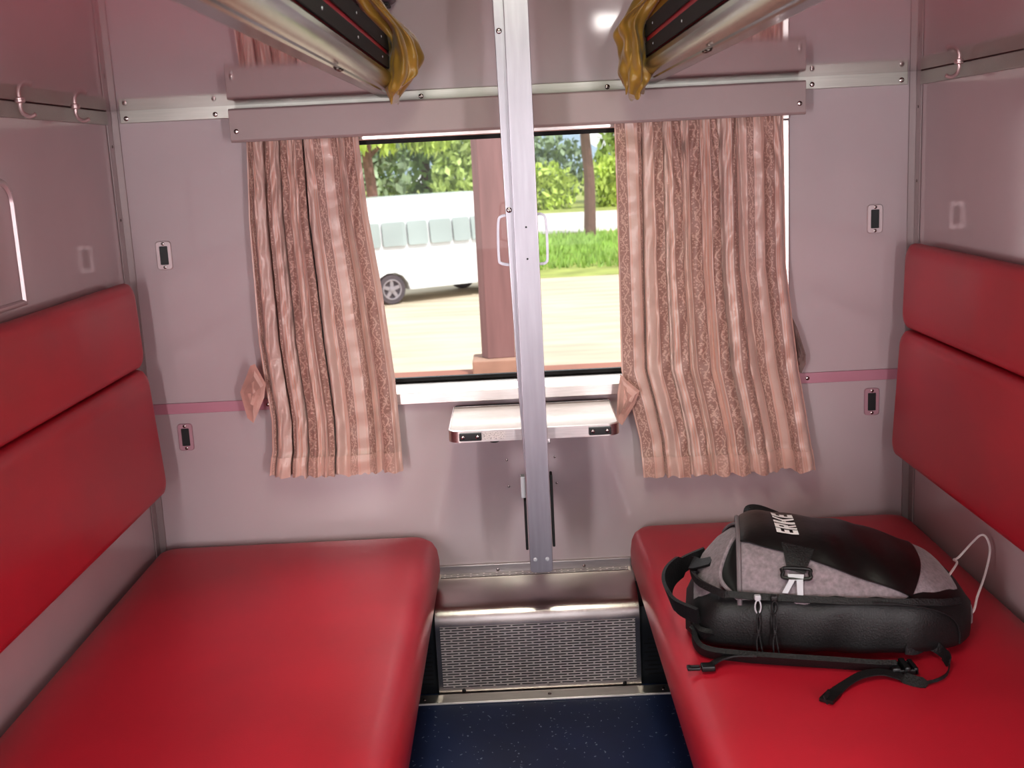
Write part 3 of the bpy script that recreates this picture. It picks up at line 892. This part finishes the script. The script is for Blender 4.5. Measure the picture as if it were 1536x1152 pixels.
# side seam arc on the near gusset
sp_ = []
for k in range(26):
    a = k / 25
    u = .30 + .165 * math.sin(a * PI / 2); z = .020 + .098 * math.cos(a * PI / 2) ** .7
    sp_.append(bw(u, -(smt(BW, u, .006)) - .0015, z))
bm = BM(); tube(bm, sp_, .002, 6); finish('side_seam', bm, M['web'], bag)
# strap tab, black buckle frame and pale hook
bm = BM()
def tabf(s, q):
    u = .140 + (.062 - .030 * s) * q + .008 * s; th = 116 + 5 * q + (24 - 2 * q) * s
    return dome(u, th, .0055)
grid(bm, tabf, 10, 10); finish('compression_strap', bm, M['web'], bag)
def plate_on_dome(bm, poly, off, thick):
    """poly in (u, th) raised on the bag front"""
    A = [bm.verts.new(dome(u, t) + dn(u, t) * (off + thick)) for u, t in poly]
    B = [bm.verts.new(dome(u, t) + dn(u, t) * off) for u, t in poly]
    bm.faces.new(A); bm.faces.new(B[::-1]); n = len(poly)
    for i in range(n): bm.faces.new([A[i], A[(i + 1) % n], B[(i + 1) % n], B[i]])
bm = BM()
fr = [dome(u, t) + dn(u, t) * .009 for u, t in ((.144, 139), (.186, 139), (.188, 142), (.186, 145.5), (.144, 145.5), (.142, 142))]
tube(bm, spline(fr, 4, True), .0036, 8, closed=True); finish('strap_buckle', bm, M['black'], bag)
bm = BM()
for poly in (((.151, 143), (.178, 143), (.1765, 147), (.1525, 147)),
             ((.1525, 147), (.163, 147), (.149, 155), (.138, 155)),
             ((.166, 147), (.1765, 147), (.177, 157.5), (.167, 157.5))):
    plate_on_dome(bm, poly, .007, .004)
finish('clip_hook', bm, M['hookgrey'], bag, smooth=False)
# printed lettering on the front panel, reading from the near side to the far side
def tp(x, y):
    u = .176 - .042 * y - .007 * x
    th = 105.5 - 25.5 * x
    return dome(u, th, .0052)
def tq(bm, q, n=6):
    q = [Vector((p[0], p[1], 0)) for p in q]
    V = [[bm.verts.new(tp(*(q[0].lerp(q[1], i / n)).lerp(q[3].lerp(q[2], i / n), j / n).xy)) for j in range(n + 1)] for i in range(n + 1)]
    for i in range(n):
        for j in range(n): bm.faces.new([V[i][j], V[i + 1][j], V[i + 1][j + 1], V[i][j + 1]])
def R_(x0, x1, y0, y1): return [(x0, y0), (x1, y0), (x1, y1), (x0, y1)]
LET = {
    'E': [R_(0, .36, 0, 1), R_(.36, 1, 0, .23), R_(.36, .9, .385, .615), R_(.36, 1, .77, 1)],
    'R': [R_(0, .36, 0, 1), R_(.36, .96, .78, 1), R_(.36, .92, .36, .57), R_(.66, 1, .48, .86), [(.42, .36), (.74, .36), (1.02, 0), (.66, 0)]],
    'K': [R_(0, .36, 0, 1), [(.36, .40), (.62, .40), (1.02, 1), (.66, 1)], [(.36, .58), (.62, .62), (1.04, 0), (.66, 0)]],
}
bm = BM(); cw = .225
for i, ch in enumerate('ERKE'):
    for q in LET[ch]: tq(bm, [(i * .258 + p[0] * cw, p[1]) for p in q])
finish('printed_lettering', bm, M['white'], bag)
# zip pulls with cords hanging down the near side
for k, u in enumerate((.092, .122)):
    w = smt(BW, u, .006); zt = .124
    bm = BM()
    P0 = bw(u, -w - .004, zt); 
    box(bm, P0.x - .006, P0.x + .006, P0.y - .007, P0.y + .003, P0.z - .004, P0.z + .006, .002, 2)
    pu = finish('zip_pull', bm, M['hookgrey'] if k == 0 else M['black'], bag)
    bm = BM()
    ring = [P0 + Vector((.0055 * math.cos(a), -.006, -.016 + .013 * math.sin(a))) for a in [2 * PI * j / 14 for j in range(14)]]
    tube(bm, ring, .0016, 6, closed=True); finish('pull_ring', bm, M['hookgrey'] if k == 0 else M['black'], pu)
    bm = BM()
    for d in (-.004, .004):
        tube(bm, spline([P0 + Vector((0, -.007, -.026)), P0 + Vector((d * .8, -.010, -.045)), P0 + Vector((d * .3, -.011, -.066)), P0 + Vector((d, -.012, -.085 - d)), P0 + Vector((d * 1.4 + .002, -.015, -.106 - d))], 4), .0017, 6)
    disc(bm, P0 + Vector((0, -.009, -.067)), (0, 0, 1), .0042, .009)
    finish('pull_cord', bm, M['web'], pu)
# grab handle at the top end
hp = spline([bw(-.004, .075, .118), bw(-.046, .055, .105), bw(-.076, .0, .098), bw(-.080, -.055, .088), bw(-.060, -.11, .078), bw(-.018, -.145, .072)], 6)
bm = BM(); ribbon(bm, hp, [.032] * 8 + [.046] * (len(hp) - 16) + [.036] * 8, .007, (-.35, -.1, 1)); finish('grab_handle', bm, M['web'], bag, angle=60)
bm = BM(); hp2 = spline([bw(-.012, .02, .11), bw(-.030, .0, .125), bw(-.018, -.03, .135), bw(.01, -.05, .15)], 5)
ribbon(bm, hp2, .03, .005, (.2, .9, .1)); finish('side_loop', bm, M['bagblack'], bag, angle=60)
# far side strap loop peeking over the top
hp = spline([dome(.080, 52, .002), dome(.086, 54, .013), dome(.105, 52, .016), dome(.135, 50, .006), dome(.155, 48, .001)], 5)
bm = BM(); ribbon(bm, hp, .022, .005, (0, .8, .5)); finish('top_loop', bm, M['web'], bag, angle=60)
# shoulder strap along the near side of the base
SB = SZ
hp = spline([bw(.02, -.14, .03), bw(-.012, -.150, .040), (.300, -.806, SB + .034), (.296, -.845, SB + .022), (.312, -.872, SB + .014), (.362, -.892, SB + .012), (.43, -.922, SB + .016), (.533, -.945, SB + .014), (.60, -.960, SB + .012), (.640, -.966, SB + .012)], 6)
bm = BM(); ribbon(bm, hp, .030, .010, [(-.1, -.75, .9)] * len(hp)); finish('shoulder_strap', bm, M['web'], bag, angle=60)
hp = spline([(.40, -.915, SB + .020), (.36, -.900, SB + .016), (.330, -.905, SB + .012), (.312, -.918, SB + .009)], 5)
bm = BM(); ribbon(bm, hp, .022, .003, [(.3, -.9, .3)] * len(hp)); sst = finish('sternum_strap', bm, M['web'], bag, angle=60)
bm = BM()
box(bm, .292, .318, -.934, -.912, SB + .001, SB + .012, .003, 2); box(bm, .272, .291, -.931, -.926, SB + .003, SB + .009, .002, 2); box(bm, .272, .291, -.920, -.915, SB + .003, SB + .009, .002, 2)
box(bm, .266, .274, -.931, -.915, SB + .003, SB + .010, .002, 2)
finish('strap_clip', bm, M['black'], sst)
bm = BM()
box(bm, .628, .645, -.985, -.945, SB + .001, SB + .016, .004, 2); box(bm, .650, .662, -.987, -.943, SB + .001, SB + .018, .004, 2); box(bm, .667, .676, -.985, -.943, SB + .001, SB + .015, .003, 2)
box(bm, .630, .675, -.950, -.945, SB + .002, SB + .012, .002, 2); box(bm, .630, .675, -.985, -.980, SB + .002, SB + .012, .002, 2)
finish('strap_adjuster', bm, M['black'], bag)
hp = spline([bw(.36, -.17, .028), (.690, -.925, SB + .024), (.720, -.912, SB + .026), (.738, -.930, SB + .018), (.738, -.965, SB + .010), (.715, -1.004, SB + .006), (.672, -1.022, SB + .0045), (.640, -1.0, SB + .006), (.610, -.984, SB + .010), (.570, -.992, SB + .010), (.530, -1.018, SB + .005), (.505, -1.044, SB + .003), (.484, -1.072, SB + .003)], 6)
wd = [Vector((0, .25, 1))] * 20 + [Vector((.3, .4, .8))] * 14 + [Vector((-.1, .7, .4))] * 8 + [Vector((.55, .8, .05))] * 60
hw = [.022] * 24 + [.006] * 12 + [.022] * 60
bm = BM(); ribbon(bm, hp, hw[:len(hp)], .0022, wd[:len(hp)]); ws = finish('webbing_tail', bm, M['web'], bag, angle=60)
bm = BM(); ribbon(bm, [Vector((.508, -1.041, SB + .004)), Vector((.484, -1.072, SB + .004))], .025, .006, (.8, -.6, 0)); finish('tail_fold', bm, M['panelblack'], ws)
# white charging cable looping out of the bag
P = spline([bw(.47, .02, .098), (.868, -.660, SB + .085), (.885, -.60, SB + .07), (.905, -.575, SB + .065), (.945, -.545, SB + .085), (.968, -.535, SB + .098), (.977, -.545, SB + .094), (.972, -.575, SB + .075), (.945, -.62, SB + .045), (.905, -.68, SB + .02), (.870, -.735, SB + .006), (.845, -.70, SB + .004)], 8)
bm = BM(); tube(bm, P, .0025, 8); tag(finish('charging_cable', bm, M['cable']), 'thin white charging cable looping out of the backpack end', 'cable')

# ------------------------------------------------------------------ outside: platform, forecourt, road, verge, trees, van
G = -1.77
bm = BM(); box(bm, -14, 14, .35, 4.55, -.30, -.045); tag(finish('platform', bm, M['terra'], smooth=False), kind='structure')
bm = BM(); box(bm, -60, 60, 4.5, 26.2, G - .5, G); tag(finish('forecourt_ground', bm, M['sand'], smooth=False), kind='structure')
bm = BM(); box(bm, -60, 60, 42.6, 58.2, G - .5, G + .02); tag(finish('road', bm, M['road'], smooth=False), kind='structure')
bm = BM(); box(bm, -60, 60, 26.2, 42.6, G - .5, G + .01); tag(finish('verge_ground', bm, M['verge'], smooth=False), kind='structure')
bm = BM(); box(bm, -90, 90, 58.2, 150, G - .5, G + .03); tag(finish('far_ground', bm, M['verge'], smooth=False), kind='structure')
# far bluish hill
bm = BM()
def hillf(u, v):
    x = -60 + 130 * u; y = 125 + 26 * v
    h = 26 * math.exp(-((x + 6) / 13.0) ** 2) + 9 * math.exp(-((x + 40) / 20) ** 2) + 1.0 * math.sin(x * .5)
    return (x, y, G + max(0, h) * math.sin(PI * min(1, v * .5 + .02)))
grid(bm, hillf, 80, 14); tag(finish('hill', bm, M['hill']), kind='structure')

# grass on the verge: blades nobody could count
rnd = random.Random(4)
bm = BM()
for _ in range(9000):
    y = rnd.uniform(28.2, 40.5); x = rnd.uniform(-6, 9)
    h = rnd.uniform(.12, .36); a = rnd.uniform(0, PI); w = .05
    dx, dy = math.cos(a) * w, math.sin(a) * w
    t = rnd.uniform(-.1, .1)
    f = [bm.verts.new(q) for q in ((x - dx, y - dy, G), (x + dx, y + dy, G), (x + t, y + t, G + h))]
    bm.faces.new(f)
tag(finish('verge_grass', bm, LEAF[4], smooth=False), 'bright green grass strip beside the pale road', 'grass', kind='stuff')

def leaves(bm, c, r, n, size, rnd, droop=0.):
    for _ in range(n):
        while True:
            d = Vector((rnd.uniform(-1, 1), rnd.uniform(-1, 1), rnd.uniform(-1, 1)))
            if .35 < d.length < 1: break
        p = Vector((c[0] + d.x * r[0], c[1] + d.y * r[1], c[2] + d.z * r[2]))
        s = size * rnd.uniform(.6, 1.5)
        e = Euler((rnd.uniform(0, 6.28), rnd.uniform(0, 6.28), rnd.uniform(0, 6.28))).to_matrix()
        a, b = e @ Vector((s, 0, 0)), e @ Vector((0, s * .55, 0))
        if droop: a = a * .5 + Vector((0, 0, -s * droop))
        bm.faces.new([bm.verts.new(q) for q in (p - a, p + b * .9, p + a, p - b * .9)])

def tree(name, label, x, y, th, crowns, leaf, seed, trunk=.2, n=700, size=.24, droop=0., group=None, cat='tree'):
    rnd = random.Random(seed)
    t = thing(name, label, cat, (x, y, G), group)
    if trunk:
        P = spline([(x, y, G - .05), (x + .05, y, G + th * .4), (x - .06, y, G + th * .75), (x + .02, y, G + th)], 4)
        bm = BM(); tube(bm, P, [trunk * (1.15 - .45 * i / len(P)) for i in range(len(P))], 10)
        for k in range(4):
            a = rnd.uniform(0, 6.28); z = G + th * rnd.uniform(.7, .95)
            tube(bm, [(x, y, z), (x + math.cos(a) * 1.1, y + math.sin(a) * .5, z + .9)], [trunk * .45, trunk * .2], 7)
        finish('trunk', bm, M['bark'], t)
    bm = BM()
    for (dx, dy, dz, rx, ry, rz, k) in crowns:
        leaves(bm, (x + dx, y + dy, G + dz), (rx, ry, rz), int(n * k), size, rnd, droop)
    tag(finish('foliage', bm, leaf, t, smooth=False), kind=None)
    return t
tree('roadside_tree', 'slim brown trunked tree on the green verge right of the ladder post', 2.94, 39.98, 5.2,
     [(0, 0, 5.6, 2.6, 1.6, 1.5, 1), (-1.2, 0, 4.6, 1.1, .8, .7, .25), (1.4, 0, 4.5, 1.1, .8, .6, .3)], LEAF[0], 1, .2, 900, .2)
tree('drooping_tree', 'pale green tree with drooping leaves above the white van roof', -5.6, 44., 4.6,
     [(0, 0, 5.0, 3.0, 1.6, 1.6, 1), (2.4, 0, 4.3, 1.2, .8, 1.0, .45), (-2.6, 0, 4.4, 1.4, .8, 1.2, .4)], LEAF[3], 2, .22, 1100, .2, .8)
tree('leafy_tree', 'grey green tree behind the drooping tree, nearest the left curtain', -9.6, 66., 5.5, [(0, 0, 5.2, 3.6, 2, 3.4, 1), (1, -.5, 2.2, 3., 1.6, 2.2, .5)], LEAF[2], 3, .3, 1200, .3)
tree('leafy_tree', 'mid green tree behind the white van, right of the drooping tree', -5.2, 70., 5.5, [(0, 0, 6.2, 3.4, 2, 3.4, 1), (-.6, -.5, 2.6, 3., 1.6, 2.6, .6)], LEAF[1], 4, .3, 1300, .3)
tree('leafy_tree', 'yellow green tree beside the pinkish platform post', -1.6, 66., 5.0, [(-.6, 0, 5.0, 2.7, 1.8, 3.2, 1), (-.4, -.5, 2.0, 2.6, 1.6, 2., .6)], LEAF[0], 5, .3, 1300, .28)
tree('leafy_tree', 'light green tree behind the slim trunk, beside the right curtain', 7.7, 68., 5.5, [(0, 0, 6.0, 2.6, 2, 3.4, 1), (-.1, 0, 2.2, 2.4, 1.6, 2.4, .6)], LEAF[0], 6, .3, 1300, .3)
tree('leafy_tree', 'mid green tree far right, mostly behind the wide curtain', 15., 66., 5.5, [(0, 0, 5.4, 3., 2, 3.6, 1)], LEAF[1], 7, .3, 1000, .3)
tree('roadside_bush', 'low lime green bush across the road under the bluish hill', 2.0, 62.5, 1., [(0, 0, 1.1, 2.0, 1., 1.6, 1)], LEAF[3], 8, 0, 900, .2, cat='bush')
tree('roadside_bush', 'grey green bush above the lime bush across the road', 2.7, 69., 1., [(0, 0, 2.2, 2.4, 1.2, 2.2, 1)], LEAF[2], 9, 0, 1000, .24, cat='bush')
tree('roadside_bush', 'lime green bush behind the slim brown trunk across the road', 6.0, 62.5, 1., [(0, 0, 1.2, 1.9, 1., 1.7, 1)], LEAF[3], 10, 0, 900, .2, cat='bush')

# station post on its plinth
t = thing('platform_post', 'pinkish wooden post on the platform outside the window', 'post', (-.14, 4.4, -.045))
bm = BM(); prism(bm, [(-.245, 4.36), (-.205, 4.28), (-.03, 4.30), (-.03, 4.48), (-.245, 4.48)], 'z', .066, 4.2, .004, 1); finish('shaft', bm, M['post'], t, smooth=False)
bm = BM(); box(bm, -.305, -.005, 4.22, 4.5, -.0445, .066, .012, 2); finish('plinth', bm, M['plinth'], t)

# white minibus
ang = math.radians(30)
vt = thing('minibus', 'white minibus parked on the sandy forecourt outside', 'van', (-2.682, 22.2, G))
vt.rotation_euler.z = ang
def vfin(name, bm, mat, parent=vt, angle=35, smooth=True):
    o = finish(name, bm, mat, None, angle, smooth); o.parent = parent; return o
# local frame: x along the side (0 at the left wheel), y away from the viewer, z up
side = [(-1.55, .42), (-1.55, .72), (-1.50, .98), (-1.30, 1.12), (-.95, 1.62), (-.62, 2.16), (-.35, 2.30), (.3, 2.34), (2.6, 2.34), (3.0, 2.30), (3.22, 2.16), (3.36, 1.7), (3.45, 1.1), (3.47, .5), (3.40, .36)]
def arch(cx): return [(cx + .43, .30), (cx + .39, .46), (cx + .27, .62), (cx + .1, .70), (cx - .1, .70), (cx - .27, .62), (cx - .39, .46), (cx - .43, .30)]
low = [(3.40, .30)] + arch(2.57) + arch(0) + [(-1.50, .30)]
prof = side + low
bm = BM()
rings = []
for d, k in ((0.06, .0), (0, .35), (.0, .35)):
    pass
def vy(z, far):          # tumblehome: the side leans in above the waist
    t = max(0, (z - 1.2) / 1.1)
    return (1.72 - .14 * t ** 1.5) if far else (.0 + .14 * t ** 1.5)
A = [bm.verts.new((x, vy(z, 0), z)) for x, z in prof]; B = [bm.verts.new((x, vy(z, 1), z)) for x, z in prof]
bm.faces.new(A); bm.faces.new(B[::-1]); n = len(prof)
for i in range(n): bm.faces.new([A[i], A[(i + 1) % n], B[(i + 1) % n], B[i]])
bmesh.ops.recalc_face_normals(bm, faces=bm.faces[:])
es = [e for e in bm.edges if all(v in set(A) or v in set(B) for v in e.verts) and (e.verts[0] in A) == (e.verts[1] in A) and min(e.verts[0].co.z, e.verts[1].co.z) > .8]
bmesh.ops.bevel(bm, geom=es, offset=.09, segments=3, profile=.5, affect='EDGES', clamp_overlap=True)
bmesh.ops.triangulate(bm, faces=[f for f in bm.faces if len(f.verts) > 4])
vfin('van_body', bm, M['van'], angle=40)
def pane(x0, x1, z0, z1, r, cn=(1, 1, 1, 1)):
    bm = BM(); o = rrect(x0, x1, z0, z1, r, 5, cn)
    A = [bm.verts.new((x, vy(z, 0) - .012, z)) for x, z in o]; B = [bm.verts.new((x, vy(z, 0) + .01, z)) for x, z in o]
    bm.faces.new(A); n = len(o)
    for i in range(n): bm.faces.new([A[i], A[(i + 1) % n], B[(i + 1) % n], B[i]])
    return vfin('side_window', bm, M['vanglass'], smooth=False)
for x0, x1 in ((-.78, -.20), (-.14, .42), (.47, .95), (1.02, 1.55), (1.60, 2.02)): pane(x0, x1, 1.28, 1.80, .05)
pane(2.07, 2.75, 1.28, 1.80, .16, (0, 1, 1, 0)); pane(2.85, 3.2, 1.28, 1.78, .08)
bm = BM(); prism(bm, [(x, z) for x, z in rrect(-.46 + .9, 2.12, .30, .40, .03)], 'y', -.02, .02); vfin('sill_panel', bm, M['van'])
bm = BM(); box(bm, -1.56, -1.40, .02, 1.70, .34, .56, .04, 2); vfin('bumper', bm, M['van'])
bm = BM(); box(bm, 3.36, 3.50, .02, 1.70, .34, .56, .04, 2); vfin('bumper', bm, M['van'])
bm = BM(); prism(bm, [(-1.30, 1.15), (-.97, 1.60), (-.66, 2.08), (-.63, 2.08), (-.94, 1.60), (-1.27, 1.15)], 'y', .2, 1.52); vfin('windscreen', bm, M['vanglass'])
def wheel(cx, far):
    y0 = .02 if not far else 1.50
    bm = BM(); rings = []
    for r, y in ((.20, .04), (.23, .0), (.31, .0), (.335, .03), (.335, .17), (.31, .2), (.2, .2)):
        rings.append([(cx + r * math.cos(2 * PI * k / 28), y0 + y, .335 + r * math.sin(2 * PI * k / 28)) for k in range(28)])
    loft(bm, rings); wv = vfin('wheel', bm, M['tyre'], angle=40)
    bm = BM(); c = Vector((cx, y0 + .01, .335))
    for k in range(5):
        a = 2 * PI * k / 5 + .3; d = Vector((math.cos(a), 0, math.sin(a))); e = Vector((-math.sin(a), 0, math.cos(a)))
        q = [c + d * .03 + e * .045, c + d * .22 + e * .035, c + d * .22 - e * .035, c + d * .03 - e * .045]
        f = [bm.verts.new(p) for p in q]; g = [bm.verts.new(p + Vector((0, .03, 0))) for p in q]
        bm.faces.new(f); bm.faces.new(g[::-1])
        for i in range(4): bm.faces.new([f[i], f[(i + 1) % 4], g[(i + 1) % 4], g[i]])
    tube(bm, [c + Vector((.215 * math.cos(2 * PI * k / 24), 0, .215 * math.sin(2 * PI * k / 24))) for k in range(24)], .022, 6, closed=True)
    disc(bm, c, (0, -1, 0), .06, .02)
    o = finish('alloy_rim', bm, M['alloy'], None); o.parent = wv
for cx in (0, 2.57):
    for far in (0, 1): wheel(cx, far)

# ------------------------------------------------------------------ lamps, sun, sky
def area(name, loc, rot, sx, sy, power, col=(1, 1, 1)):
    l = bpy.data.lights.new(name, 'AREA'); l.shape = 'RECTANGLE'; l.size = sx; l.size_y = sy; l.energy = power; l.color = col
    o = bpy.data.objects.new(name, l); COL.objects.link(o); o.location = loc; o.rotation_euler = rot
    return o
t = thing('ceiling_lamp', 'long ceiling lamp over the aisle between the berths', 'lamp', (.0, -1.95, CZ))
bm = BM(); box(bm, -.16, .16, -2.55, -1.35, CZ - .035, CZ - .0005, .006, 2); finish('lamp_housing', bm, M['pelmet'], t)
bm = BM(); box(bm, -.14, .14, -2.52, -1.38, CZ - .04, CZ - .0355); finish('lamp_diffuser', bm, M['lamp'], t)
area('ceiling_light', (0, -1.95, CZ - .06), (0, 0, 0), .28, 1.14, 20, (.90, 1, .78))
t = thing('corridor_lamp', 'small bright lamp high on the corridor wall', 'lamp', (.66, -4.4, 2.1))
bm = BM(); box(bm, .52, .80, -4.3995, -4.36, 2.04, 2.17, .006, 2); finish('lamp_housing', bm, M['pelmet'], t)
bm = BM(); box(bm, .55, .77, -4.3595, -4.352, 2.06, 2.15); finish('lamp_diffuser', bm, M['lamp_dim'], t)
area('front_fill_light', (-.90, -3.32, .92), (PI / 2, 0, -.14), .18, 1.0, 33, (1, .975, .985))  # pair of added fill lamps behind the camera, not real fixtures by the door
area('front_fill_light', (.94, -3.32, .92), (PI / 2, 0, .14), .18, 1.0, 33, (1, .975, .985))

area('window_fill_light', (0, 1.0, 2.55), (math.radians(-34), 0, 0), 2.6, .6, 88, (1, 1, .97))  # added unseen lamp, stands in for sky light falling through the window
sun = bpy.data.lights.new('sun', 'SUN'); sun.energy = 3.2; sun.angle = math.radians(3); sun.color = (1, .96, .9)
so = bpy.data.objects.new('sun', sun); COL.objects.link(so)
so.rotation_euler = Vector((-.35, .42, -.85)).to_track_quat('-Z', 'Y').to_euler()
wd_ = bpy.data.worlds.new('overcast_sky'); SC.world = wd_; wd_.use_nodes = True
N = NT(wd_); bg = wd_.node_tree.nodes['Background']
tc = N.n('ShaderNodeTexCoord'); sp = N.n('ShaderNodeSeparateXYZ'); N.l(tc.outputs['Generated'], sp.inputs[0])
N.l(N.mix(N.ramp(sp.outputs[2], -.05, .6), (1, .99, .97, 1), (.80, .90, 1, 1)), bg.inputs[0])
bg.inputs[1].default_value = 1.45

# ------------------------------------------------------------------ camera
cam = bpy.data.cameras.new('camera'); co = bpy.data.objects.new('camera', cam); COL.objects.link(co)
cam.sensor_width = 36.; cam.lens = 1710 * 36 / 1536; cam.clip_start = .02; cam.clip_end = 500
Rz = lambda a: Matrix.Rotation(a, 4, 'Z')
co.matrix_world = Matrix.Translation((-.0228, -2.9, 1.33)) @ Rz(math.radians(.30)) @ Matrix.Rotation(PI / 2 - math.radians(11.30), 4, 'X') @ Rz(math.radians(-2.85))
cam.dof.use_dof = True; cam.dof.focus_distance = 2.75; cam.dof.aperture_fstop = 8.
SC.camera = co
SC.view_settings.view_transform = 'Standard'
SC.view_settings.look = 'None'
SC.view_settings.exposure = -.04
SC.view_settings.gamma = .88
SC.cycles.use_denoising = True
SC.cycles.max_bounces = 10; SC.cycles.transparent_max_bounces = 12
